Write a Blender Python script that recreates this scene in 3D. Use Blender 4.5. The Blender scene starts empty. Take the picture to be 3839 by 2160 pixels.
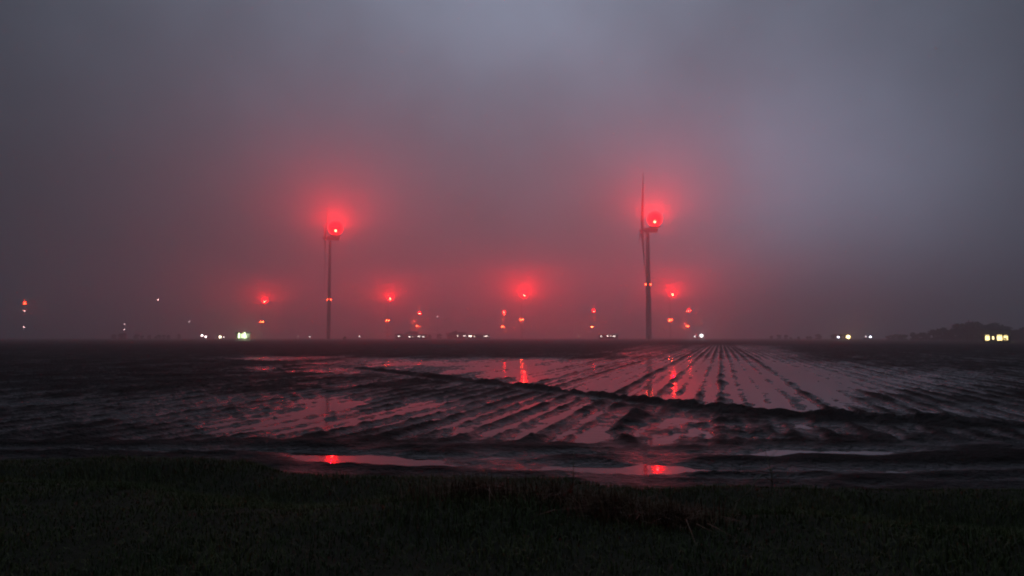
import bpy, math, random
import numpy as np
from mathutils import Vector, Matrix

R = math.radians
sc = bpy.context.scene
COL = sc.collection
random.seed(7)
rng = np.random.default_rng(7)

# ------------------------------------------------------------------ camera
CAM_H = 2.2                      # above the flooded field
FPX = 26.0 / 36.0 * 3839.0       # focal length in photograph pixels
HORIZON = 1265.0
PITCH = math.atan((HORIZON - 1080.0) / FPX)
cam = bpy.data.objects.new("camera", bpy.data.cameras.new("camera"))
COL.objects.link(cam)
cam.location = (0, 0, CAM_H)
cam.rotation_euler = (R(90) + PITCH, 0, 0)
cam.data.lens = 26.0
cam.data.sensor_width = 36.0
cam.data.clip_start = 0.1
cam.data.clip_end = 40000
sc.camera = cam

# ------------------------------------------------------------------ render settings
sc.view_settings.view_transform = 'Standard'
sc.view_settings.look = 'None'
sc.view_settings.exposure = 0.0
sc.view_settings.gamma = 1.0
cy = sc.cycles
cy.max_bounces = 5
cy.diffuse_bounces = 1
cy.glossy_bounces = 2
cy.transmission_bounces = 1
cy.volume_bounces = 1
cy.transparent_max_bounces = 16
cy.sample_clamp_indirect = 3.0
cy.caustics_reflective = False
cy.caustics_refractive = False
cy.use_denoising = True
cy.pixel_filter_type = 'BLACKMAN_HARRIS'
cy.filter_width = 2.0

# ------------------------------------------------------------------ sky (dusk, overcast, one paler patch of cloud)
SUN_EL, SUN_ROT = R(1.5), R(5)
world = bpy.data.worlds.new("World")
sc.world = world
world.use_nodes = True
wt = world.node_tree
wt.nodes.clear()
def wn(t, **k):
    n = wt.nodes.new(t)
    for a, b in k.items():
        setattr(n, a, b)
    return n
w_out = wn('ShaderNodeOutputWorld')
w_tc = wn('ShaderNodeTexCoord')
w_sky = wn('ShaderNodeTexSky', sky_type='NISHITA', sun_disc=False, sun_elevation=SUN_EL, sun_rotation=SUN_ROT,
           air_density=1.5, dust_density=4.0)
w_bg1 = wn('ShaderNodeBackground'); w_bg1.inputs['Strength'].default_value = 0.004
wt.links.new(w_sky.outputs[0], w_bg1.inputs['Color'])
w_ns = wn('ShaderNodeTexNoise'); w_ns.inputs['Scale'].default_value = 3.4; w_ns.inputs['Detail'].default_value = 6.0
w_ns.inputs['Roughness'].default_value = 0.55
wt.links.new(w_tc.outputs['Generated'], w_ns.inputs['Vector'])
w_cl = wn('ShaderNodeMapRange'); w_cl.inputs['From Min'].default_value = .3; w_cl.inputs['From Max'].default_value = .7
w_cl.inputs['To Min'].default_value = .78; w_cl.inputs['To Max'].default_value = 1.22      # uneven cloud
wt.links.new(w_ns.outputs['Fac'], w_cl.inputs['Value'])
# the overcast: a dark base, a wide pale part high over the field, a small break low at the right, a weaker pale zenith
SKY_BASE = (0.009, 0.015, 0.023)
SKY_PARTS = [(-1, 33, 13.0, (0.215, 0.250, 0.335)), (23, 9, 44.0, (0.155, 0.192, 0.268)), (0, 80, 4.5, (0.135, 0.155, 0.190))]
w_sum = wn('ShaderNodeVectorMath', operation='ADD'); w_sum.inputs[0].default_value = SKY_BASE; w_sum.inputs[1].default_value = (0, 0, 0)
for saz, sel, k, c in SKY_PARTS:
    saz, sel = R(saz), R(sel)
    d = wn('ShaderNodeVectorMath', operation='DOT_PRODUCT')
    d.inputs[1].default_value = (math.sin(saz) * math.cos(sel), math.cos(saz) * math.cos(sel), math.sin(sel))
    wt.links.new(w_tc.outputs['Generated'], d.inputs[0])
    m = wn('ShaderNodeMath', operation='MULTIPLY_ADD'); m.inputs[1].default_value = k; m.inputs[2].default_value = -k
    wt.links.new(d.outputs['Value'], m.inputs[0])
    e = wn('ShaderNodeMath', operation='EXPONENT'); wt.links.new(m.outputs[0], e.inputs[0])
    v = wn('ShaderNodeVectorMath', operation='SCALE'); v.inputs[0].default_value = c; wt.links.new(e.outputs[0], v.inputs['Scale'])
    n = wn('ShaderNodeVectorMath', operation='ADD')
    wt.links.new(w_sum.outputs[0], n.inputs[0]); wt.links.new(v.outputs[0], n.inputs[1])
    w_sum = n
w_rp = wn('ShaderNodeVectorMath', operation='SCALE')
wt.links.new(w_sum.outputs[0], w_rp.inputs[0]); wt.links.new(w_cl.outputs[0], w_rp.inputs['Scale'])
w_bg2 = wn('ShaderNodeBackground'); w_bg2.inputs['Strength'].default_value = 1.0
wt.links.new(w_rp.outputs[0], w_bg2.inputs['Color'])
w_add = wn('ShaderNodeAddShader')
wt.links.new(w_bg1.outputs[0], w_add.inputs[0]); wt.links.new(w_bg2.outputs[0], w_add.inputs[1])
wt.links.new(w_add.outputs[0], w_out.inputs['Surface'])

# ------------------------------------------------------------------ helpers
def azel(px, py):
    """photograph pixel -> (azimuth, tan elevation) of the ray"""
    x = (px - 1919.5) / FPX; y = (1080.0 - py) / FPX
    dy = math.cos(PITCH) - y * math.sin(PITCH)
    dz = math.sin(PITCH) + y * math.cos(PITCH)
    return math.atan2(x, dy), dz / math.hypot(x, dy)
def at_height(px, py, z):
    a, t = azel(px, py); d = (z - CAM_H) / t
    return Vector((math.sin(a) * d, math.cos(a) * d, z))
def at_dist(px, d, z=0.0):
    a, _ = azel(px, HORIZON)
    return Vector((math.sin(a) * d, math.cos(a) * d, z))
def height_of(py, px, d):
    return CAM_H + azel(px, py)[1] * d

def mat(name, base=(.5, .5, .5), rough=.6, noise=None, spec=.5, metal=0.0, bump=0.0, bscale=5.0):
    m = bpy.data.materials.new(name); m.use_nodes = True
    nt = m.node_tree; b = nt.nodes['Principled BSDF']
    b.inputs['Roughness'].default_value = rough
    b.inputs['Metallic'].default_value = metal
    b.inputs['Specular IOR Level'].default_value = spec
    b.inputs['Base Color'].default_value = (*base, 1)
    if noise or bump:
        tc = nt.nodes.new('ShaderNodeTexCoord')
        n = nt.nodes.new('ShaderNodeTexNoise'); n.inputs['Scale'].default_value = noise[1] if noise else bscale
        n.inputs['Detail'].default_value = 5
        nt.links.new(tc.outputs['Object'], n.inputs['Vector'])
    if noise:
        r = nt.nodes.new('ShaderNodeValToRGB')
        r.color_ramp.elements[0].position = .32; r.color_ramp.elements[1].position = .7
        r.color_ramp.elements[0].color = (*base, 1); r.color_ramp.elements[1].color = (*noise[0], 1)
        nt.links.new(n.outputs['Fac'], r.inputs[0]); nt.links.new(r.outputs[0], b.inputs['Base Color'])
    if bump:
        bp = nt.nodes.new('ShaderNodeBump'); bp.inputs['Strength'].default_value = bump; bp.inputs['Distance'].default_value = .05
        nt.links.new(n.outputs['Fac'], bp.inputs['Height']); nt.links.new(bp.outputs[0], b.inputs['Normal'])
    return m
def emis(name, rgb):
    """rgb are plain radiance values"""
    m = bpy.data.materials.new(name); m.use_nodes = True
    nt = m.node_tree; nt.nodes.clear()
    o = nt.nodes.new('ShaderNodeOutputMaterial'); e = nt.nodes.new('ShaderNodeEmission')
    s = max(rgb)
    e.inputs['Color'].default_value = (rgb[0] / s, rgb[1] / s, rgb[2] / s, 1); e.inputs['Strength'].default_value = s
    nt.links.new(e.outputs[0], o.inputs['Surface'])
    m.cycles.emission_sampling = 'NONE'      # small bulbs and panes: seen, but too weak to light the fog
    return m

class MB:
    def __init__(s): s.v = []; s.f = []
    def add(s, v, f):
        o = len(s.v); s.v += [tuple(p) for p in v]; s.f += [tuple(i + o for i in q) for q in f]
        return s
    def box(s, x0, x1, y0, y1, z0, z1):
        v = [(x, y, z) for z in (z0, z1) for y in (y0, y1) for x in (x0, x1)]
        return s.add(v, [(0, 2, 3, 1), (4, 5, 7, 6), (0, 1, 5, 4), (2, 6, 7, 3), (0, 4, 6, 2), (1, 3, 7, 5)])
    def lathe(s, prof, n=20, org=(0, 0, 0), axis='z'):
        v = []; f = []
        for r, h in prof:
            for k in range(n):
                a = 2 * math.pi * k / n
                c, d = r * math.cos(a), r * math.sin(a)
                p = (c, d, h) if axis == 'z' else (h, c, d)
                v.append((p[0] + org[0], p[1] + org[1], p[2] + org[2]))
        for i in range(len(prof) - 1):
            for k in range(n):
                a, b = i * n + k, i * n + (k + 1) % n
                f.append((a, b, b + n, a + n))
        f.append(tuple(range(n - 1, -1, -1))); f.append(tuple(range((len(prof) - 1) * n, len(prof) * n)))
        return s.add(v, f)
    def tube(s, p0, p1, r0, r1=None, n=6):
        r1 = r0 if r1 is None else r1
        p0, p1 = Vector(p0), Vector(p1)
        q = (p1 - p0).to_track_quat('Z', 'Y')
        v = []
        for p, r in ((p0, r0), (p1, r1)):
            for k in range(n):
                a = 2 * math.pi * k / n
                v.append(p + q @ Vector((r * math.cos(a), r * math.sin(a), 0)))
        f = [(k, (k + 1) % n, n + (k + 1) % n, n + k) for k in range(n)]
        f += [tuple(range(n - 1, -1, -1)), tuple(range(n, 2 * n))]
        return s.add(v, f)
    def dome(s, r, z0=0.0, n=10, m=4, org=(0, 0), full=False, sq=1.0):
        prof = []
        lo = -m if full else 0
        for i in range(lo, m + 1):
            a = i / m * math.pi / 2
            prof.append((max(r * math.cos(a), r * .02), z0 + r * sq * math.sin(a)))
        return s.lathe(prof, n, (org[0], org[1], 0))
    def mesh(s, name, m, smooth=False):
        me = bpy.data.meshes.new(name); me.from_pydata(s.v, [], s.f); me.update()
        me.materials.append(m)
        if smooth: me.shade_smooth()
        return me
    def build(s, name, m, parent=None, smooth=False):
        return link(name, s.mesh(name, m, smooth), parent)
def link(name, data, parent=None):
    o = bpy.data.objects.new(name, data); COL.objects.link(o)
    if parent: o.parent = parent
    return o
def tag(o, label=None, cat=None, group=None, kind=None):
    if label: o['label'] = label
    if cat: o['category'] = cat
    if group: o['group'] = group
    if kind: o['kind'] = kind
    return o
def empty(name, loc=(0, 0, 0), rz=0.0):
    o = bpy.data.objects.new(name, None); COL.objects.link(o); o.empty_display_size = 1
    o.location = loc; o.rotation_euler = (0, 0, rz)
    return o
def copy_tree(o, parent=None):
    c = o.copy(); COL.objects.link(c)
    if parent: c.parent = parent
    for ch in list(o.children): copy_tree(ch, c)
    return c
def np_mesh(name, V, F, m, smooth=False):
    """V (n,3) float, F (k,3|4) int"""
    me = bpy.data.meshes.new(name)
    k = F.shape[1]
    me.vertices.add(len(V)); me.vertices.foreach_set('co', V.astype(np.float32).ravel())
    me.loops.add(F.size); me.loops.foreach_set('vertex_index', F.astype(np.int32).ravel())
    me.polygons.add(len(F)); me.polygons.foreach_set('loop_start', np.arange(0, F.size, k, dtype=np.int32))
    me.polygons.foreach_set('loop_total', np.full(len(F), k, dtype=np.int32))
    me.update(calc_edges=True); me.validate()
    me.materials.append(m)
    if smooth: me.shade_smooth()
    return me

# value noise in numpy
_P = rng.random((256, 256))
def vnoise(x, y):
    xi = np.floor(x).astype(int); yi = np.floor(y).astype(int)
    fx = x - xi; fy = y - yi
    fx = fx * fx * (3 - 2 * fx); fy = fy * fy * (3 - 2 * fy)
    a = _P[xi & 255, yi & 255]; b = _P[(xi + 1) & 255, yi & 255]
    c = _P[xi & 255, (yi + 1) & 255]; d = _P[(xi + 1) & 255, (yi + 1) & 255]
    return (a * (1 - fx) + b * fx) * (1 - fy) + (c * (1 - fx) + d * fx) * fy
def fbm(x, y, o=4):
    s = 0; a = .5; t = 0
    for i in range(o):
        s = s + a * vnoise(x * 2 ** i + 17.3 * i, y * 2 ** i + 5.1 * i); t += a; a *= .5
    return s / t - .5
def sstep(a, b, x):
    t = np.clip((x - a) / (b - a), 0, 1); return t * t * (3 - 2 * t)

# ------------------------------------------------------------------ haze
FOG = 0.0014
hb = MB().box(-11000, 11000, -11000, 11000, -3.0, 140.0)
hm = bpy.data.materials.new('fog'); hm.use_nodes = True
nt = hm.node_tree; nt.nodes.clear()
o_ = nt.nodes.new('ShaderNodeOutputMaterial'); pv = nt.nodes.new('ShaderNodeVolumePrincipled')
pv.inputs['Color'].default_value = (0.93, 0.94, 0.97, 1)
pv.inputs['Density'].default_value = FOG
pv.inputs['Anisotropy'].default_value = 0.75
nt.links.new(pv.outputs[0], o_.inputs['Volume'])
hm.cycles.volume_sampling = 'EQUIANGULAR'
haze = hb.build('haze', hm); tag(haze, kind='stuff')

# ------------------------------------------------------------------ ground, field, water, verge
SOIL = (0.030, 0.023, 0.019)
def soil_mat(name, base, hi, rlo, rhi, bump, spec=.5, wet=False):
    m = bpy.data.materials.new(name); m.use_nodes = True
    nt = m.node_tree; b = nt.nodes['Principled BSDF']; L = nt.links.new
    tc = nt.nodes.new('ShaderNodeTexCoord')
    n1 = nt.nodes.new('ShaderNodeTexNoise'); n1.inputs['Scale'].default_value = .35; n1.inputs['Detail'].default_value = 8
    n2 = nt.nodes.new('ShaderNodeTexNoise'); n2.inputs['Scale'].default_value = 9.0; n2.inputs['Detail'].default_value = 6
    L(tc.outputs['Object'], n1.inputs['Vector']); L(tc.outputs['Object'], n2.inputs['Vector'])
    r = nt.nodes.new('ShaderNodeValToRGB')
    r.color_ramp.elements[0].position = .35; r.color_ramp.elements[0].color = (*base, 1)
    r.color_ramp.elements[1].position = .68; r.color_ramp.elements[1].color = (*hi, 1)
    L(n1.outputs['Fac'], r.inputs[0]); L(r.outputs[0], b.inputs['Base Color'])
    mr = nt.nodes.new('ShaderNodeMapRange')
    mr.inputs['From Min'].default_value = .35; mr.inputs['From Max'].default_value = .65
    mr.inputs['To Min'].default_value = rlo; mr.inputs['To Max'].default_value = rhi
    L(n1.outputs['Fac'], mr.inputs['Value'])
    if wet:                                          # a film of water makes the lowest mud shine
        sp = nt.nodes.new('ShaderNodeSeparateXYZ'); L(tc.outputs['Object'], sp.inputs[0])
        mz = nt.nodes.new('ShaderNodeMapRange'); mz.inputs['From Min'].default_value = .005; mz.inputs['From Max'].default_value = .10
        mz.inputs['To Min'].default_value = .26; mz.inputs['To Max'].default_value = 1.0
        L(sp.outputs['Z'], mz.inputs['Value'])
        mm = nt.nodes.new('ShaderNodeMath'); mm.operation = 'MULTIPLY'
        L(mr.outputs[0], mm.inputs[0]); L(mz.outputs[0], mm.inputs[1]); L(mm.outputs[0], b.inputs['Roughness'])
        ms = nt.nodes.new('ShaderNodeMapRange'); ms.inputs['From Min'].default_value = .0; ms.inputs['From Max'].default_value = .085
        ms.inputs['To Min'].default_value = .48; ms.inputs['To Max'].default_value = spec
        L(sp.outputs['Z'], ms.inputs['Value']); L(ms.outputs[0], b.inputs['Specular IOR Level'])
    else:
        L(mr.outputs[0], b.inputs['Roughness'])
    b.inputs['Specular IOR Level'].default_value = spec
    bp = nt.nodes.new('ShaderNodeBump'); bp.inputs['Strength'].default_value = bump; bp.inputs['Distance'].default_value = .14
    L(n2.outputs['Fac'], bp.inputs['Height']); L(bp.outputs[0], b.inputs['Normal'])
    return m
M_far = soil_mat('dark_farmland', (0.013, 0.011, 0.009), (0.026, 0.021, 0.016), .85, .98, .5, .05)
M_mud = soil_mat('wet_mud', (0.012, 0.010, 0.009), (0.024, 0.019, 0.016), .55, .90, 1.0, .10, True)

N = 90
gx = np.sign(np.linspace(-1, 1, N)) * np.abs(np.linspace(-1, 1, N)) ** 3 * 10000
GX, GY = np.meshgrid(gx, gx)
GZ = -0.30 + 0 * GX
V = np.stack([GX.ravel(), GY.ravel(), GZ.ravel()], 1)
ii = np.arange(N * N).reshape(N, N)
F = np.stack([ii[:-1, :-1].ravel(), ii[:-1, 1:].ravel(), ii[1:, 1:].ravel(), ii[1:, :-1].ravel()], 1)
tag(link('ground', np_mesh('ground', V, F, M_far)), 'dark flat farmland running out to the foggy horizon', 'ground', kind='structure')

ROW_AZ = math.atan((2700 - 1919.5) / FPX)      # the furrows run towards this bearing
ca, sa = math.cos(ROW_AZ), math.sin(ROW_AZ)
ROWS = 0.78
_row = rng.random(4096) - .5
def px2x(px, d): return (px - 1919.5) / FPX * d

EX = np.array([-40, -12, -8.0, -5.9, -4.2, -3.07, -2.26, -1.16, .29, 1.29, 1.93, 2.6, 3.55, 4.8, 6.3, 10, 40])
EY = np.array([12.0, 11.6, 11.5, 11.7, 11.4, 10.5, 10.15, 10.05, 9.92, 9.42, 9.2, 9.33, 9.12, 9.0, 9.07, 9.3, 10.0])
def edge_y(x): return np.interp(x, EX, EY) + .5 + .05 * np.clip(x + 3, 0, 6)

TRX = np.array([-14, -6.8, -2.9, 0, 2.4, 4.4, 6.1, 8.2, 10.5, 14])
TRY = np.array([58, 45, 37.5, 33.6, 29.2, 25.2, 22.0, 20.1, 19.0, 18.0])
def blob(a, b, cx, cy, rx, ry):
    return np.exp(-(np.abs((a - cx) / rx) ** 2.6 + np.abs((b - cy) / ry) ** 2.6))
def field_z(x, y):
    """height of the mud over the standing water, surveyed from the photograph (a, b: where a spot of ground lies in it)"""
    a = 1919.5 + FPX * x / y
    b = HORIZON + FPX * CAM_H / y
    wx = fbm(x * .35 + 31, y * .25 + 7, 4); wy = fbm(x * .3 + 3, y * .22 + 57, 4)
    a = a + 260 * wx * np.clip(14 / y + .25, 0, 1); b = b + 46 * wy * np.clip((b - HORIZON) / 300, .1, 1)
    u = x * ca - y * sa; v = x * sa + y * ca
    wob = .16 * fbm(v * .10 + 3, u * .25, 3)
    ph = (u + wob) / ROWS
    ridx = np.round(ph).astype(int)
    prof = np.cos(2 * np.pi * ph)                     # +1 on a ridge, -1 in a furrow
    rowh = _row[ridx & 4095]
    big = fbm(x * .07 + 11, y * .05 + 2, 4)
    med = fbm(u * 1.1 + 40, v * .30 + 9, 4)
    clod = fbm(x * 2.3 + 5, y * 2.3, 3)
    fine = fbm(x * 7.1, y * 5.1, 2)
    far = sstep(85, 150, y)
    track_y = np.interp(x, TRX, TRY)
    beyond = sstep(-.4, .8, y - track_y)              # past the cross track
    # flooded part right of centre
    right = 1 - sstep(2860 + (b - 1350) * .85, 3010 + (b - 1350) * .9, a)
    pool = beyond * right * sstep(1560, 2060, a) * sstep(1338, 1356, b)
    rsm = beyond * (1 - right) * (1 - sstep(3000, 3420, a)) * sstep(1342, 1370, b)
    arm = sstep(1240, 1480, a) * (1 - sstep(1950, 2150, a)) * sstep(1338, 1352, b) * (1 - sstep(1392, 1420, b))
    rows = sstep(2200, 2420, a) * (1 - sstep(2880, 3060, a)) * sstep(1286, 1300, b) * (1 - sstep(1340, 1356, b))
    frnt = (1 - beyond) * sstep(560, 1250, a) * (1 - sstep(2260, 2520, a)) * sstep(1455, 1510, b) * (1 - sstep(1625, 1665, b))
    mid = (1 - beyond) * blob(a, b, 2430, 1620, 330, 75)
    lvl = .085 + .06 * big
    lvl = lvl - .124 * pool - .085 * rsm - .080 * arm - .075 * rows - .056 * frnt - .068 * mid
    lvl = lvl - .10 * blob(a, b, 1240, 1390, 110, 16) - .10 * blob(a, b, 992, 1385, 60, 12) - .10 * blob(a, b, 1000, 1347, 70, 8) - .07 * blob(a, b, 1180, 1345, 320, 7)
    lvl = lvl + .036 * blob(a, b, 2500, 1440, 300, 120) - .012 * blob(a, b, 2350, 1610, 420, 60)
    lvl = lvl - .030 * blob(a, b, 1240, 1480, 110, 70) - .052 * blob(a, b, 950, 1540, 480, 55) - .020 * blob(a, b, 1500, 1560, 500, 70) - .07 * blob(a, b, 2455, 1572, 70, 22) - .09 * blob(a, b, 2470, 1665, 70, 26) - .075 * blob(a, b, 150, 1510, 300, 22) - .06 * blob(a, b, 1000, 1600, 420, 24) - .07 * blob(a, b, 1500, 1362, 420, 9)
    lvl = lvl - .075 * blob(a, b, 3350, 1430, 480, 50) - .065 * blob(a, b, 3600, 1560, 320, 34) - .06 * blob(a, b, 3000, 1610, 260, 26)
    low = (1 - beyond) * blob(a, b, 2600, 1620, 520, 80)
    amp = (.034 + .012 * frnt + .012 * pool + .012 * rows) * (1 - .75 * low)
    lvl = lvl + .16 * low * fbm(x * .9 + 2, y * 1.3 + 44, 4)
    z = lvl + .07 * pool * fbm(u * 3.1 + 60, v * .7 + 3, 3) + amp * prof + .011 * np.cos(4 * np.pi * ph + 1.3) * (1 - far) + (.050 + .075 * pool - .04 * low) * rowh + .11 * med + .07 * fbm(u * 2.7 + 13, v * .6 + 31, 3) + .10 * clod * (1 - far) + .055 * fine * (1 - far)
    # the ridge a machine left across the rows
    dd = (y - track_y + .5 * fbm(x * .8, y * .3 + 4, 3)) / 2.0
    on = sstep(-13, -8, x) * (1 - sstep(10.5, 14, x))
    z = z - on * amp * prof * .85 * np.exp(-(dd / .7) ** 2)
    z = z + on * (.145 + .14 * clod) * np.exp(-(dd / .40) ** 2) - on * .035 * np.exp(-((dd + .95) / .35) ** 2)
    # a dark spit running down from it
    sx = np.interp(b, [1550, 1590, 1625, 1660, 1690], [2380, 2350, 2320, 2340, 2420])
    z = z + .11 * np.exp(-((a - sx) / 42) ** 2) * sstep(1535, 1560, b) * (1 - sstep(1680, 1700, b))
    # headland: wheel ruts and puddles along the verge
    hl = sstep(1640, 1672, b)
    e = y - edge_y(x) + .35 * fbm(x * .35, y * .3 + 8, 4)         # distance out from the verge
    zh = .072 + .09 * fbm(x * .30 + 70, y * 1.1 + 21, 4) + .08 * fbm(x * 1.1, y * 3.2, 4) + .06 * clod + .012 * fine
    zh = zh + .05 * np.exp(-((e - 3.3) / .5) ** 2) + .035 * np.exp(-((e - 1.7) / .25) ** 2) - .045 * np.exp(-((e - 2.5) / .3) ** 2)
    zh = zh - .200 * blob(a, b, 1380, 1724, 270, 26) - .055 * blob(a, b, 1950, 1748, 420, 16) - .10 * blob(a, b, 2420, 1762, 400, 24)
    zh = zh - .14 * blob(a, b, 3020, 1690, 360, 17) - .10 * blob(a, b, 2480, 1715, 120, 34) - .085 * blob(a, b, 1980, 1700, 300, 14)
    zh = zh - .075 * blob(a, b, 2900, 1790, 330, 10) - .07 * blob(a, b, 640, 1700, 420, 9)
    z = z * (1 - hl) + zh * hl
    z = np.maximum(z, -.10)
    return z + .05 * far

NS, ND = 1250, 640
s_ = np.linspace(-1.0, 1.0, NS)
d_ = 8.6 * (270 / 8.6) ** np.linspace(0, 1, ND)
S, D = np.meshgrid(s_, d_)
X = S * D; Y = D
Z = field_z(X, Y)
endf = sstep(225, 268, Y) + sstep(.955, 1.0, np.abs(S))
Z = Z - .6 * np.clip(endf, 0, 1)
V = np.stack([X.ravel(), Y.ravel(), Z.ravel()], 1)
ii = np.arange(NS * ND).reshape(ND, NS)
F = np.stack([ii[:-1, :-1].ravel(), ii[:-1, 1:].ravel(), ii[1:, 1:].ravel(), ii[1:, :-1].ravel()], 1)
tag(link('field', np_mesh('field', V, F, M_mud, True)), 'muddy ploughed field with long furrows and wheel ruts', 'field', kind='structure')

# standing water
mw = bpy.data.materials.new('standing_water'); mw.use_nodes = True
nt = mw.node_tree; b = nt.nodes['Principled BSDF']; L = nt.links.new
b.inputs['Base Color'].default_value = (0.022, 0.017, 0.014, 1)
b.inputs['Roughness'].default_value = .015
b.inputs['IOR'].default_value = 1.33
tc = nt.nodes.new('ShaderNodeTexCoord')
mp = nt.nodes.new('ShaderNodeMapping'); mp.inputs['Scale'].default_value = (1.6, 2.4, 1)
n1 = nt.nodes.new('ShaderNodeTexNoise'); n1.inputs['Scale'].default_value = 1.5; n1.inputs['Detail'].default_value = 3
L(tc.outputs['Object'], mp.inputs['Vector']); L(mp.outputs[0], n1.inputs['Vector'])
bp = nt.nodes.new('ShaderNodeBump'); bp.inputs['Strength'].default_value = .15; bp.inputs['Distance'].default_value = .02
L(n1.outputs['Fac'], bp.inputs['Height']); L(bp.outputs[0], b.inputs['Normal'])
wv = np.array([(-8.4, 8.5, 0), (8.4, 8.5, 0), (225, 226, 0), (-225, 226, 0)])
tag(link('water', np_mesh('water', wv, np.array([[0, 1, 2, 3]]), mw)), 'shallow rainwater standing between the furrows', 'water', kind='structure')

# grass verge the camera stands on
def verge_z(x, y):
    e = edge_y(x); t = e - y                       # distance back from the field edge
    z = .28 * sstep(-.55, .5, t) + .02 * np.clip(t, 0, 3)
    z = z - .16 * np.exp(-((t - 2.0) / .75) ** 2)          # shallow ditch
    z = z + .34 * sstep(2.0, 4.6, t)
    z = z + .13 * np.exp(-((x + .2) / 1.5) ** 2 - ((y - 7.0) / .55) ** 2)
    z = z + .12 * np.exp(-((x - 2.2) / 1.1) ** 2 - ((y - 6.6) / .6) ** 2)
    z = z + .09 * fbm(x * .6, y * .6 + 3, 3) + .03 * fbm(x * 3, y * 3, 2)
    return z - .45 * sstep(.0, -1.4, t)
nx, ny = 260, 170
xs = np.linspace(-26, 26, nx); ys = np.linspace(-16, 15, ny)
XX, YY = np.meshgrid(xs, ys)
V = np.stack([XX.ravel(), YY.ravel(), verge_z(XX, YY).ravel()], 1)
ii = np.arange(nx * ny).reshape(ny, nx)
F = np.stack([ii[:-1, :-1].ravel(), ii[:-1, 1:].ravel(), ii[1:, 1:].ravel(), ii[1:, :-1].ravel()], 1)
M_turf = mat('turf_soil', (.018, .020, .010), .9, ((.030, .034, .016), 4.0), .2, bump=.5)
tag(link('verge', np_mesh('verge', V, F, M_turf, True)), 'uneven grassy road verge in the foreground', 'verge', kind='structure')

def blade_mat(name, cols, scale):
    m = bpy.data.materials.new(name); m.use_nodes = True
    nt = m.node_tree; b = nt.nodes['Principled BSDF']; L = nt.links.new
    b.inputs['Roughness'].default_value = .6; b.inputs['Specular IOR Level'].default_value = .3
    tc = nt.nodes.new('ShaderNodeTexCoord'); n = nt.nodes.new('ShaderNodeTexNoise')
    n.inputs['Scale'].default_value = scale; n.inputs['Detail'].default_value = 7; n.inputs['Roughness'].default_value = .7
    L(tc.outputs['Object'], n.inputs['Vector'])
    r = nt.nodes.new('ShaderNodeValToRGB'); e = r.color_ramp.elements
    e[0].position, e[0].color = .3, (*cols[0], 1); e[1].position, e[1].color = .72, (*cols[-1], 1)
    for i, c in enumerate(cols[1:-1]):
        q = e.new(.3 + .42 * (i + 1) / (len(cols) - 1)); q.color = (*c, 1)
    L(n.outputs['Fac'], r.inputs[0]); L(r.outputs[0], b.inputs['Base Color'])
    return m
M_grass = blade_mat('grass_blades', [(.030, .052, .012), (.062, .098, .022), (.110, .130, .036), (.160, .112, .050)], .9)
M_dry = blade_mat('dry_weed', [(.10, .050, .028), (.16, .085, .040), (.20, .13, .06)], 6.0)
M_stalk = blade_mat('dead_stalk', [(.17, .15, .09), (.28, .25, .16)], 8.0)

def blades(px, py, pz, h, w, lean, rot):
    """5 vertex bent blades at n points"""
    n = len(px)
    cx, cyy = np.cos(rot), np.sin(rot)                 # width direction
    lx, ly = -cyy * lean, cx * lean
    V = np.empty((n, 5, 3))
    for k, (t, ww) in enumerate(((0, 1), (0, -1), (.55, .7), (.55, -.7))):
        V[:, k, 0] = px + cx * w * ww * .5 + lx * h * t * t
        V[:, k, 1] = py + cyy * w * ww * .5 + ly * h * t * t
        V[:, k, 2] = pz + h * t
    V[:, 4, 0] = px + lx * h; V[:, 4, 1] = py + ly * h; V[:, 4, 2] = pz + h * (1 - .25 * np.abs(lean))
    base = np.arange(n)[:, None] * 5
    F = np.concatenate([base + np.array([[0, 1, 3]]), base + np.array([[0, 3, 2]]), base + np.array([[2, 3, 4]])])
    return V.reshape(-1, 3), F
n = 190000
bx = rng.uniform(-1, 1, n); by = 3.6 + 9.6 * rng.random(n) ** .8
bx = bx * (by * .95 + 1.5)
ok = by < edge_y(bx) + .15 * rng.random(n)
bx, by = bx[ok], by[ok]
t = edge_y(bx) - by
clump = .5 + fbm(bx * 1.3, by * 1.3, 3) * 1.6
bh = (.03 + .075 * np.clip(clump, 0, 1.3)) * rng.uniform(.6, 1.3, len(bx))
bh = bh * (1 + .5 * np.exp(-((t - 2) / 1.0) ** 2) + .5 * np.exp(-((bx + .2) / 1.6) ** 2 - ((by - 7) / .8) ** 2))
V, F = blades(bx, by, verge_z(bx, by) - .01, bh, rng.uniform(.005, .011, len(bx)), rng.normal(0, .8, len(bx)), rng.uniform(0, 6.28, len(bx)))
tag(link('grass', np_mesh('grass', V, F, M_grass)), 'dark rough grass covering the verge', 'grass', kind='stuff')

# clumps of rusty dead weeds and single stalks in the verge
def weed(px, d, nb, spread, h, label):
    p = at_dist(px, d); p.z = float(verge_z(np.array([p.x]), np.array([p.y]))[0])
    rr = np.abs(rng.normal(0, spread, nb)); aa = rng.uniform(0, 6.28, nb)
    x, y = rr * np.cos(aa), rr * np.sin(aa) * .6
    z = verge_z(x + p.x, y + p.y) - p.z - .02
    V, F = blades(x, y, z, h * rng.uniform(.4, 1.15, nb), rng.uniform(.006, .014, nb), rng.normal(0, .8, nb), rng.uniform(0, 6.28, nb))
    o = link('weed_clump', np_mesh('weed_clump', V, F, M_dry)); o.location = p
    tag(o, label, 'weeds', 'rusty weed clumps on the verge')
weed(1790, 7.1, 900, .42, .30, 'broad rusty weed clump topping the grassy hump in the middle of the verge')
weed(2080, 6.9, 420, .26, .26, 'small reddish weed clump beside the tall upright pale stalk')
weed(2300, 6.6, 1100, .34, .26, 'rusty weed clump below the red reflection at the field edge')
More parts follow.
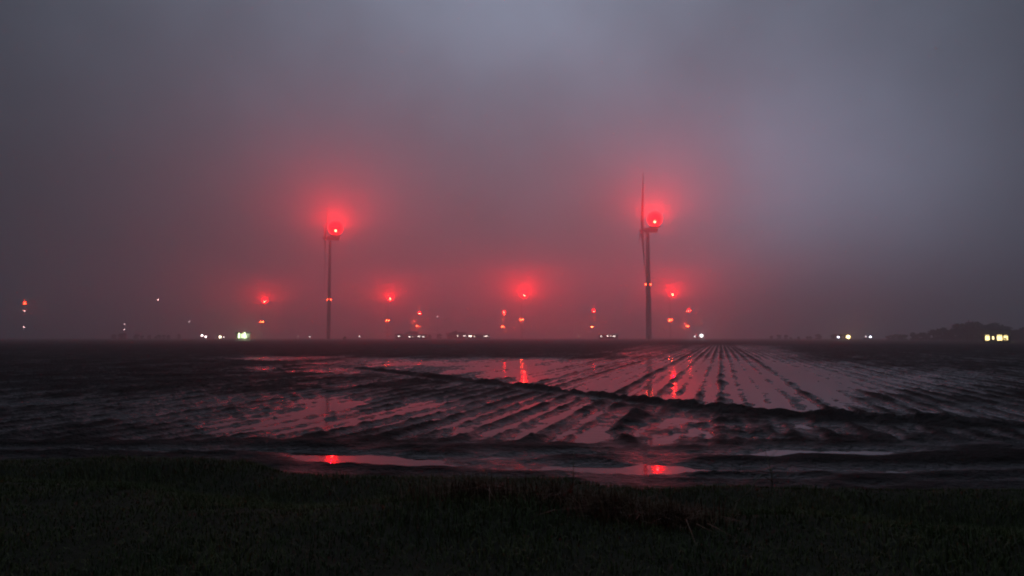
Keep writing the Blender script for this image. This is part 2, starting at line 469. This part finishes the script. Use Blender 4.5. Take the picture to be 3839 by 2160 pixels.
weed(2500, 6.4, 900, .26, .22, 'rightmost low reddish weed clump with bent blades')
def stalk(px, d, h, lean, nb, label):
    p = at_dist(px, d); p.z = float(verge_z(np.array([p.x]), np.array([p.y]))[0])
    root = empty('weed_stalk', p); tag(root, label, 'stalk', 'dead stalks on the verge')
    mb = MB(); q = Vector((0, 0, -.02)); pts = [q]
    for k in range(6):
        f = (k + 1) / 6
        pts.append(Vector((lean * h * f ** 1.6, .04 * math.sin(k * 1.7), h * f)))
    for k in range(6): mb.tube(pts[k], pts[k + 1], .007 - .0007 * k, .007 - .0007 * (k + 1), 5)
    mb.build('stem', M_stalk, root)
    for k in range(nb):
        i = 2 + k % 4; a = random.uniform(0, 6.28)
        MB().tube(pts[i], pts[i] + Vector((math.cos(a) * .12, math.sin(a) * .12, .08)), .004, .0015, 4).build('twig', M_stalk, root)
stalk(2145, 7.6, .62, .02, 3, 'tall thin upright dead stalk right of the grassy hump')
stalk(2890, 7.0, .55, -.12, 4, 'bent dead stalk at the right of the verge')
stalk(2735, 6.8, .36, .75, 2, 'short dead stem leaning far over to the right')
stalk(1905, 8.6, .50, -.55, 2, 'slanting dead stem above the hump of grass')
stalk(1290, 8.2, .36, -.35, 1, 'small slanting stem alone left of the hump')

# ------------------------------------------------------------------ wind turbines
M_white = mat('turbine_paint', (.42, .43, .44), .55, ((.34, .35, .36), .15), .3)
M_metal = mat('galvanised_steel', (.20, .20, .21), .6, ((.14, .14, .15), 3.0), .3)
HUB = 85.0
def blade_mesh():
    mb = MB(); Lb = 44.0; n = 18; m = 10; v = []; f = []
    for i in range(n + 1):
        t = i / n
        if t < .12: ch = 2.0 + (3.3 - 2.0) * (t / .12); th = 1.9 - (1.9 - .95) * (t / .12)
        else:
            q = (t - .12) / .88; ch = 3.3 * (1 - q) ** .85 * .88 + .42; th = .95 * (1 - q) ** 1.1 + .10
        tw = R(16) * (1 - t) ** 2
        for k in range(m):
            a = 2 * math.pi * k / m
            cx = math.cos(a) * ch * .5 + ch * .18 * min(1, t / .12); cz = math.sin(a) * th * .5 * (1.0 if t < .05 else (.65 + .35 * math.cos(a)))
            x = cz * math.cos(tw) - cx * math.sin(tw); y = cx * math.cos(tw) + cz * math.sin(tw)
            v.append((x - .012 * t * t * Lb, y, 1.1 + t * Lb))
    for i in range(n):
        for k in range(m):
            a, b_ = i * m + k, i * m + (k + 1) % m
            f.append((a, b_, b_ + m, a + m))
    f.append(tuple(range(m - 1, -1, -1))); f.append(tuple(range(n * m, n * m + m)))
    return mb.add(v, f).mesh('blade', M_white, True)
ME_blade = blade_mesh()
ME_tower = MB().lathe([(2.35, 0), (2.35, .25), (2.15, .25), (2.05, 20), (1.85, 45), (1.6, 66), (1.35, HUB - 2.1)], 28).mesh('tower', M_white, True)
mb = MB()
prof = [(-2.6, 1.35), (-1.6, 1.75), (6.2, 1.85), (7.6, 1.55)]        # (x, half size) stations of the nacelle
v = []; f = []
for x, hs in prof:
    for a in range(16):
        t = 2 * math.pi * (a + .5) / 16; c, s = math.cos(t), math.sin(t)
        e = .35
        v.append((x, math.copysign(abs(c) ** e, c) * hs, math.copysign(abs(s) ** e, s) * hs * 1.02))
for i in range(3):
    for a in range(16):
        p, q = i * 16 + a, i * 16 + (a + 1) % 16
        f.append((p, q, q + 16, p + 16))
f += [tuple(range(15, -1, -1)), tuple(range(48, 64))]
ME_nac = mb.add(v, f).mesh('nacelle', M_white, False)
ME_hub = MB().lathe([(1.30, 0), (1.45, -.5), (1.45, -1.9), (1.15, -2.9), (.6, -3.6), (.08, -3.9)], 20, axis='x').mesh('hub', M_white, True)
ME_door = MB().box(-.45, .45, -2.26, -2.12, 1.3, 3.4).mesh('door', M_metal)
ME_steps = MB().box(-.6, .6, -3.0, -2.37, 0, .4).box(-.6, .6, -2.7, -2.37, .4, .8).mesh('steps', M_metal)

def beacon_mat(name, I, amber=(2.2, 1.35, .62)):
    return emis(name, (I, amber[1], amber[2]))

def red_lamp(name, I, r, loc, parent):
    """a red obstruction lamp of radiant intensity I: a broad beam around the level, weaker upwards, shielded downwards"""
    l = bpy.data.lights.new(name, 'POINT'); l.energy = 4 * math.pi * I; l.shadow_soft_size = r; l.color = (1.0, 0.0, 0.004)
    l.use_nodes = True; nt = l.node_tree; em = nt.nodes['Emission']
    g = nt.nodes.new('ShaderNodeNewGeometry'); sp = nt.nodes.new('ShaderNodeSeparateXYZ'); rp = nt.nodes.new('ShaderNodeValToRGB')
    ma = nt.nodes.new('ShaderNodeMath'); ma.operation = 'MULTIPLY_ADD'; ma.inputs[1].default_value = .5; ma.inputs[2].default_value = .5
    nt.links.new(g.outputs['Incoming'], sp.inputs[0]); nt.links.new(sp.outputs['Z'], ma.inputs[0]); nt.links.new(ma.outputs[0], rp.inputs[0])
    e = rp.color_ramp.elements
    pts = [(-28, 0.0), (-10, .45), (1, 1.35), (13, 1.35), (34, .85), (90, .90)]
    e[0].position, e[0].color = .5 + .5 * math.sin(R(pts[0][0])), (0, 0, 0, 1)
    e[1].position, e[1].color = 1.0, (pts[-1][1],) * 3 + (1,)
    for d, v in pts[1:-1]:
        q = e.new(.5 + .5 * math.sin(R(d))); q.color = (v, v, v, 1)
    nt.links.new(rp.outputs[0], em.inputs['Strength'])
    o = bpy.data.objects.new(name, l); COL.objects.link(o); o.parent = parent; o.location = loc
    return o

def bloom_mat(far):
    """red bloom around a beacon as an added glowing shell; lamp inside shines through"""
    m = bpy.data.materials.new('red_beacon_bloom'); m.use_nodes = True
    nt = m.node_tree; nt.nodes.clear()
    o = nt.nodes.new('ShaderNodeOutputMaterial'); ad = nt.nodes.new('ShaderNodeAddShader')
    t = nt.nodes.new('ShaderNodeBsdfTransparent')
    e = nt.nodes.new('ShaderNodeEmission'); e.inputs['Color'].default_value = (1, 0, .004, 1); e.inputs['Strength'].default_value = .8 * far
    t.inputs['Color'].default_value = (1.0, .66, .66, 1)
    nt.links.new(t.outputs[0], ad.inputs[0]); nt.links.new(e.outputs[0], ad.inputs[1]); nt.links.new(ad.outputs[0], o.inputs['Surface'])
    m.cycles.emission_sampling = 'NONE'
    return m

def turbine(px, py, power, globe_r, yaw, phase, mid, label, name='wind_turbine', midpow=260., midr=.45, beacon_x=5.6, amber=(2.2, 1.35, .62), hub=HUB, door=False, bulb=1.0, slim=1.0, pitch=0):
    """px, py: the beacon in the photograph; mid: list of photograph heights of the lamps on the tower"""
    zb = hub + 1.9 + .9
    P = at_height(px, py, zb)                       # where the beacon is
    d = math.hypot(P.x, P.y)
    az = math.atan2(P.x, P.y)
    ang = -az + yaw                                 # nacelle runs along local x; hub at -x (photo left)
    off = Vector((beacon_x * math.cos(ang), beacon_x * math.sin(ang), 0))
    base = Vector((P.x, P.y, 0)) - off; base.z = -.32
    root = empty(name, base); tag(root, label, 'wind turbine', 'wind turbines in the fog')
    tw = link('tower', ME_tower, root); tw.scale = (slim, slim, hub / HUB); tw.rotation_euler.z = -az
    if door: link('door', ME_door, tw); link('steps', ME_steps, tw)
    nac = link('nacelle', ME_nac, root); nac.location = (0, 0, hub); nac.rotation_euler.z = ang
    q = globe_r
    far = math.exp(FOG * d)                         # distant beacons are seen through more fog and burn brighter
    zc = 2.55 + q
    MB().lathe([(.25, 1.75), (.25, 2.2), (.75 * q, 2.4), (.8 * q, 2.62), (.3, 2.62)], 24, (beacon_x, 0, 0)).build('beacon_housing', M_metal, nac)
    lens = MB()                                     # added oversized globe for the bloom: three glowing red skins, one inside the other
    for f_ in (1.0, .84, .64): lens.dome(q * f_, zc - q * (1 - f_) * .35, 20, 6, (beacon_x, 0), full=True)
    lens.build('beacon_bloom', bloom_mat(far), nac, True)
    MB().dome(bulb, zc - .35 * q, 12, 3, (beacon_x, 0), full=True).build('beacon_bulb', emis('beacon_glow', (40. * far, 6.5 * far, 3.0 * far)), nac)
    if power: red_lamp('beacon_light', power, .3, (beacon_x, 0, zc + .2 * q), nac)
    hubo = link('hub', ME_hub, root); hubo.location = (-2.62 * math.cos(ang), -2.62 * math.sin(ang), hub); hubo.rotation_euler.z = ang
    for k in range(3):
        b = link('blade', ME_blade, root)
        M = Matrix.Translation((0, 0, hub)) @ Matrix.Rotation(ang, 4, 'Z') @ Matrix.Translation((-3.8, 0, 0)) @ Matrix.Rotation(phase + k * 2 * math.pi / 3, 4, 'X') @ Matrix.Rotation(R(pitch), 4, 'Z')
        b.matrix_local = M
    for my in mid:
        z = height_of(my, px, d) - base.z
        rt = 2.05 - (z / HUB) * .8   # in the tower's own scale
        fr = math.exp(FOG * d) * .62; lm = emis('tower_lamp_red', (45 * fr, 1.5 * amber[1] * fr, amber[2] * .8 * fr))
        for sx in (-1, 1):
            br = MB().box(-.12, .12, -.12, .12, -.15, .15)
            o = MB().box(sx * rt - .3, sx * rt + .3, -1.0, -.2, -.25, -.12).build('lamp_bracket', M_metal, tw)
            o.location.z = z / tw.scale.z
            l = MB().dome(midr, 0, 8, 3, full=True).build('tower_lamp', lm, tw)
            l.location = (sx * (rt + midr * .5), -.9, (z + midr - .1) / tw.scale.z)
    return root, d

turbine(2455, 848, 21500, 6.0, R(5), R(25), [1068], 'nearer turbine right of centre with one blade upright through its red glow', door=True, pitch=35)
turbine(1258, 880, 26000, 6.0, R(4), R(60), [1125], 'near turbine left of centre with a round red glow on its nacelle', door=True, slim=.72, beacon_x=4.4)
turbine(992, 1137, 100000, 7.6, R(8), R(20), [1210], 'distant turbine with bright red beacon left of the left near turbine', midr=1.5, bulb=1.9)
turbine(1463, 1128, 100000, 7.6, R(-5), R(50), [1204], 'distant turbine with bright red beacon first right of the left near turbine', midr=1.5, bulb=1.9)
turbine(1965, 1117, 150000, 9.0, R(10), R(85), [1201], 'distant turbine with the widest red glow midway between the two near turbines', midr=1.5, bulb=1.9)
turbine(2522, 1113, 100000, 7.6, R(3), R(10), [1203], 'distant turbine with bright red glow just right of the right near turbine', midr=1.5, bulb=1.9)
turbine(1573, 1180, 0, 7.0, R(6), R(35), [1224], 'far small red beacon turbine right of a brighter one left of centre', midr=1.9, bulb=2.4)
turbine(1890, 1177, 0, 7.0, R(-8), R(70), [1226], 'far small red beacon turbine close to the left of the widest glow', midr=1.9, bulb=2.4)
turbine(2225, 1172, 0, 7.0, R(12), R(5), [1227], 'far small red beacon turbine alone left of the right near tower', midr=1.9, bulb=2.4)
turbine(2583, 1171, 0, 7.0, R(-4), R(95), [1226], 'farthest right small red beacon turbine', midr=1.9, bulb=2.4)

# ------------------------------------------------------------------ lattice masts carrying small lamps
def mast(px, ys, H, globe_r, cols, label):
    a, t = azel(px, ys[0]); d = (H - CAM_H) / t
    root = empty('radio_mast', (math.sin(a) * d, math.cos(a) * d, -.3), -a)
    tag(root, label, 'radio mast', 'slender masts in the fog')
    mb = MB(); w = .7
    cr = [(w, 0), (-w / 2, w * .87), (-w / 2, -w * .87)]
    for x, y in cr: mb.tube((x, y, 0), (x, y, H), .07, .07, 5)
    k = 0; z = 0.
    while z < H - 2:
        i = k % 3; x0, y0 = cr[i]; x1, y1 = cr[(i + 1) % 3]
        mb.tube((x0, y0, z), (x1, y1, z + 2), .035, .035, 4); z += 1.0; k += 1
    mb.build('lattice', M_metal, root)
    for y, c in zip(ys, cols):
        z = CAM_H + azel(px, y)[1] * d + .3
        lr = globe_r * (1.5 if c[0] > 50 else .85)
        MB().tube((0, 0, z - 1.2), (0, 0, z - lr * .9), .9, .3, 8).build('lamp_base', M_metal, root)
        l = MB().dome(lr, 0, 8, 3, full=True).build('lamp', emis('mast_lamp', c), root); l.location = (0, 0, z)
PALE = (7., 4.2, 4.4)
mast(93, [1137, 1166, 1227], 62, 1.6, [(90., 2.6, .8), (12., 7., 7.), (12., 7., 7.)], 'leftmost mast with an orange red lamp above two pale ones')
mast(592, [1124], 70, 1.5, [(20., 11., 10.)], 'mast with one high pale lamp left of the distant red beacons')
mast(467, [1216, 1236], 22, 1.1, [(11., 7.0, 7.0), (11., 7.0, 7.0)], 'low mast with two pale pink lamps close together')
mast(709, [1206], 26, 1.0, [(9., 5.6, 5.6)], 'mast with one low pale lamp above the white yard lights')
mast(1640, [1187], 34, .9, [(9., 5.6, 5.8)], 'faint thin mast with one pale lamp near the centre')

# ------------------------------------------------------------------ trees along the horizon
M_bark = mat('bark', (.035, .028, .022), .9, ((.06, .05, .04), 3.0), .2)
M_leaf = blade_mat('dark_foliage', [(.016, .022, .012), (.035, .045, .020), (.055, .060, .030)], .7)
def tree_proto(seed, h, spread):
    r = np.random.default_rng(seed); rd = random.Random(seed)
    tr = MB(); tr.tube((0, 0, 0), (0, 0, h * .35), h * .030, h * .022, 8)
    cl = []
    for k in range(11):
        a = k * 2.4; z0 = h * (.25 + .05 * (k % 6)); rr = spread * rd.uniform(.35, .8)
        tip = Vector((math.cos(a) * rr, math.sin(a) * rr, min(h * .9, z0 + h * rd.uniform(.15, .42))))
        tr.tube((0, 0, z0), tip, h * .014, h * .005, 5); cl.append(tip)
    for k in range(7):
        a = k * .9; cl.append(Vector((math.cos(a) * spread * .6, math.sin(a) * spread * .6, h * rd.uniform(.12, .32))))
    cl.append(Vector((0, 0, h * .85))); tr.tube((0, 0, h * .35), (0, 0, h * .85), h * .02, h * .005, 6)
    V = []; 
    for c in cl:
        n = 170; cr = h * rd.uniform(.10, .18)
        p = r.normal(0, 1, (n, 3)); p /= np.linalg.norm(p, axis=1)[:, None]
        p = p * (cr * r.random((n, 1)) ** .45) * np.array([1.2, 1.2, .85]) + np.array(c)
        V.append(p)
    P = np.concatenate(V); P[:, 2] = np.clip(P[:, 2], h * .04, h)
    n = len(P); s = h * .028
    a = r.normal(0, s, (n, 3)); b = r.normal(0, s, (n, 3))
    VV = np.stack([P - a, P + b, P + a * .7 - b * .4], 1).reshape(-1, 3)
    FF = np.arange(n * 3).reshape(n, 3)
    return tr.mesh('trunk', M_bark), np_mesh('crown', VV, FF, M_leaf)
PROTO = [tree_proto(11, 10, 3.6), tree_proto(23, 10, 4.6), tree_proto(37, 10, 3.0), tree_proto(51, 10, 4.0)]
def tree(px, d, h, kind, label, group):
    p = at_dist(px, d, -.3)
    root = empty('tree', p, random.uniform(0, 6.28)); tag(root, label, 'tree', group)
    w = random.uniform(.95, 1.35)
    for nme, me in zip(('trunk', 'crown'), PROTO[kind]):
        o = link(nme, me, root); o.scale = (h / 10 * w, h / 10 * w, h / 10)
# the copse at the right, seen as one rising mass
cop = [(3330, 560, 3.2), (3375, 520, 4.0), (3425, 500, 4.6), (3462, 470, 5.4), (3500, 460, 5.8), (3540, 440, 6.2), (3575, 430, 7.0), (3610, 425, 7.9),
       (3645, 420, 8.3), (3680, 415, 8.2), (3715, 420, 8.0), (3752, 425, 7.8), (3785, 430, 6.6), (3812, 440, 5.2), (3836, 470, 6.0)]
tr_ = np.random.default_rng(9)
cop += [(px + 17, d + 25, h * random.uniform(.82, 1.05)) for px, d, h in cop[:-1]]
for i, (px, d, h) in enumerate(cop):
    tree(px, d + 130, h * (1.3 if i % 3 else 1.05) * tr_.uniform(.84, 1.2), i % 4, 'dark leafy tree in the copse behind the lit house at the right', 'trees of the right hand copse')
tl = np.random.default_rng(5)
for i, px in enumerate(np.sort(tl.uniform(1480, 1735, 18))):
    tree(px, 980 + tl.uniform(-60, 90), 7.4 + 2.6 * math.sin(i * .55) + tl.uniform(-1.6, 1.6), (i * 3) % 4, 'hazy tree of the low treeline behind the lit sheds near the centre', 'trees of the centre treeline')
for i, px in enumerate(np.sort(tl.uniform(395, 690, 16))):
    tree(px, 1050 + tl.uniform(-80, 120), 5.6 + 1.8 * math.sin(i * .6) + tl.uniform(-1.6, 1.6), (i * 3 + 1) % 4, 'hazy tree of the treeline left of the white yard lights', 'trees of the left treeline')
for i, px in enumerate(np.sort(tl.uniform(2890, 3420, 20))):
    tree(px, 820 + tl.uniform(-60, 120), 4.6 + tl.uniform(-1.8, 2.2), (i * 5 + 2) % 4, 'hazy low tree around the yellow farm lamp right of centre', 'trees around the yellow lamp')
tree(1292, 640, 3.4, 1, 'small dark bush like tree near the foot of the left near turbine', None)

# ------------------------------------------------------------------ farm buildings and yard lamps
M_wall = mat('shed_cladding', (.16, .155, .15), .8, ((.11, .105, .10), .6), .2)
M_roof = mat('shed_roof', (.07, .07, .075), .7, ((.10, .095, .09), .8), .2)
M_wood = mat('lamp_post_wood', (.07, .055, .04), .9, ((.10, .08, .06), 4.0), .2)
def building(name, px0, px1, d, eave, ridge, depth, wins, label, cat, group=None, wallm=None):
    """wins: (px, z centre, width, height, radiance)"""
    c = at_dist((px0 + px1) / 2, d, -.3); a = math.atan2(c.x, c.y)
    half = (px1 - px0) / FPX * d / 2
    root = empty(name, c, -a); tag(root, label, cat, group)
    mb = MB(); v = [(-half, 0, 0), (half, 0, 0), (half, depth, 0), (-half, depth, 0), (-half, 0, eave), (half, 0, eave), (half, depth, eave), (-half, depth, eave),
                    (-half, depth / 2, ridge - .05), (half, depth / 2, ridge - .05)]
    mb.add(v, [(0, 1, 5, 4), (2, 3, 7, 6), (1, 2, 6, 9, 5), (3, 0, 4, 8, 7)]).build('wall', wallm or M_wall, root)
    ov = .35; sl = (ridge - eave) / (depth / 2)
    rf = MB()
    for s in (0, 1):
        y0 = -ov if s == 0 else depth + ov; z0 = eave - ov * sl + .06
        v = [(-half - ov, y0, z0), (half + ov, y0, z0), (half + ov, depth / 2, ridge + .06), (-half - ov, depth / 2, ridge + .06)]
        v2 = [(x, y, z + .12) for x, y, z in v]
        rf.add(v + v2, [(0, 1, 2, 3), (7, 6, 5, 4), (0, 4, 5, 1), (1, 5, 6, 2), (2, 6, 7, 3), (3, 7, 4, 0)])
    rf.build('roof', M_roof, root)
    MB().box(half * .55, half * .55 + 1.0, -.06, -.003, .3, 2.4).build('door', M_wood, root)
    for px, z, w, h, rad in wins:
        x = (px - (px0 + px1) / 2) / FPX * d; z += .3
        fr = MB()
        for q in ((x - w / 2 - .1, x - w / 2, z - h / 2 - .1, z + h / 2 + .1), (x + w / 2, x + w / 2 + .1, z - h / 2 - .1, z + h / 2 + .1),
                  (x - w / 2, x + w / 2, z - h / 2 - .1, z - h / 2), (x - w / 2, x + w / 2, z + h / 2, z + h / 2 + .1)):
            fr.box(q[0], q[1], -.10, -.003, q[2], q[3])
        f = fr.build('window', M_wall, root)
        MB().box(x - w / 2, x + w / 2, -.06, -.01, z - h / 2, z + h / 2).build('pane', emis('lit_pane', rad), f)
    return root
def glow(I, col, r, loc, parent):
    l = bpy.data.lights.new('lamp_light', 'POINT'); l.energy = 4 * math.pi * I; l.shadow_soft_size = r; l.color = col
    o = bpy.data.objects.new('lamp_light', l); COL.objects.link(o); o.parent = parent; o.location = loc
WARM = (4.2, 3.2, 1.25); WHT = (6., 5., 4.4)
building('farmhouse', 3700, 3772, 350, 3.2, 5.2, 7, [(3712, 2.1, 1.4, 2.1, WARM), (3727, 2.0, .6, 1.2, (4., 3., 1.3)), (3744, 2.1, 1.7, 2.2, WARM), (3760, 2.1, 1.3, 2.0, WARM)],
         'house with four bright yellow windows below the copse at the right', 'house')
bn = building('barn', 886, 936, 620, 5.4, 6.6, 9, [(898, 3.5, 1.3, 4.0, (5.0, 6.6, 3.2)), (908, 3.4, 1.1, 3.6, (3.6, 5.2, 2.4)), (916, 3.8, 1.4, 4.4, (5.0, 6.6, 3.2)), (922, 2.4, .9, 1.8, (2.2, 2.8, 1.6))],
         'barn glowing pale green through its tall openings left of the near turbine', 'barn')
glow(260., (.75, 1.0, .55), .4, (1.5, -2.0, 4.6), bn)
g3 = 'long farm sheds with lit windows'
building('farm_shed', 1488, 1600, 900, 4.4, 6.2, 14, [(1496, 3.6, 2.2, 1.1, WHT), (1535, 2.9, 1.6, 1.3, WHT), (1547, 2.8, 1.0, .9, (3., 2.2, 1.8)), (1570, 3.4, 2.4, 1.1, WHT), (1586, 3.1, 1.8, 1.2, WHT)],
         'long shed with five white windows below the far beacon left of centre', 'farm shed', g3)
building('farm_shed', 1708, 1836, 900, 4.6, 6.4, 14, [(1716, 4.0, 1.2, 1.2, (6., 5., 4.)), (1742, 3.9, 3.2, .8, WHT), (1763, 3.6, 3.2, 1.3, (12., 10., 8.)), (1778, 3.5, 1.6, .9, (5., 4., 3.2)), (1821, 3.7, 4.2, 1.0, WHT)],
         'long shed with the brightest white window strip near the centre', 'farm shed', g3)
building('farm_shed', 2246, 2316, 900, 4.4, 6.0, 14, [(2255, 3.5, 1.6, 1.3, WHT), (2278, 3.8, 2.0, 1.1, WHT), (2289, 3.9, 1.0, 1.2, WHT), (2302, 3.6, 3.0, 1.2, WHT)],
         'short shed with four white windows just left of the right near tower', 'farm shed', g3)
def lamp(px, py, d, r, rad, label, grp='yard lamps along the horizon'):
    r *= .84
    z = height_of(py, px, d) + .3
    p = at_dist(px, d, -.3); a = math.atan2(p.x, p.y)
    root = empty('yard_lamp', p, -a); tag(root, label, 'yard lamp', grp)
    MB().tube((0, 0, 0), (0, 0, z + .9), .14, .10, 8).build('post', M_wood, root)
    MB().tube((0, 0, z + .8), (0, -.9, z + .9), .05, .05, 6).build('arm', M_metal, root)
    MB().lathe([(.12, z + r + .35), (r * 1.05, z + r * .6), (r * 1.05, z + r * .5)], 12, (0, -1.0, 0)).build('lamp_shade', M_metal, root)
    l = MB().dome(r, 0, 10, 3, full=True, sq=.9).build('bulb', emis('yard_light', rad), root); l.location = (0, -1.0, z - r * .3)
    return root, z - r * .3 - r
lamp(757, 1257, 700, 1.0, (13., 10., 9.5), 'white yard lamp, upper left one of the close pair')
lamp(771, 1262, 700, .95, (12., 9.4, 9.), 'white yard lamp, lower right one of the close pair')
lamp(825, 1262, 700, 1.25, (12., 10., 6.5), 'warm white yard lamp left of the green barn')
lamp(839, 1263, 800, .8, (5., 4., 3.6), 'dim white lamp close to the right of the warm one')
lamp(1117, 1261, 1100, .8, (4., 3.2, 3.2), 'very faint lamp between the green barn and near turbine')
lamp(1162, 1262, 1000, .9, (8., 6.6, 6.), 'small white lamp left of the left near tower')
lamp(1348, 1261, 1000, .9, (6., 5., 4.6), 'small white lamp right of the left near tower')
lamp(2170, 1260, 1100, .9, (4., 3.2, 3.2), 'very faint lamp left of the short shed')
lamp(2605, 1261, 760, .8, (5., 4.4, 4.2), 'dim lamp close to the left of the white floodlight')
fl, fz = lamp(2630, 1257, 620, 1.5, (9., 8.4, 8.1), 'brightest white floodlight right of the right near turbine')
lamp(3143, 1263, 640, .9, (9., 9., 11.), 'bluish white lamp left of the yellow lamp')
yl, yz = lamp(3180, 1261, 620, 1.7, (14., 9.5, 3.6), 'big yellow lamp right of centre')
lamp(3263, 1262, 640, .9, (9., 9., 11.), 'bluish white lamp right of the yellow lamp')
lamp(3246, 1261, 800, .8, (3., 2.8, 3.), 'faint lamp left of the second bluish white one')
glow(160., (1.0, .96, .94), .4, (0, -2.9, fz + 1.5), fl)
glow(180., (1.0, .70, .28), .4, (0, -3.0, yz + 1.5), yl)
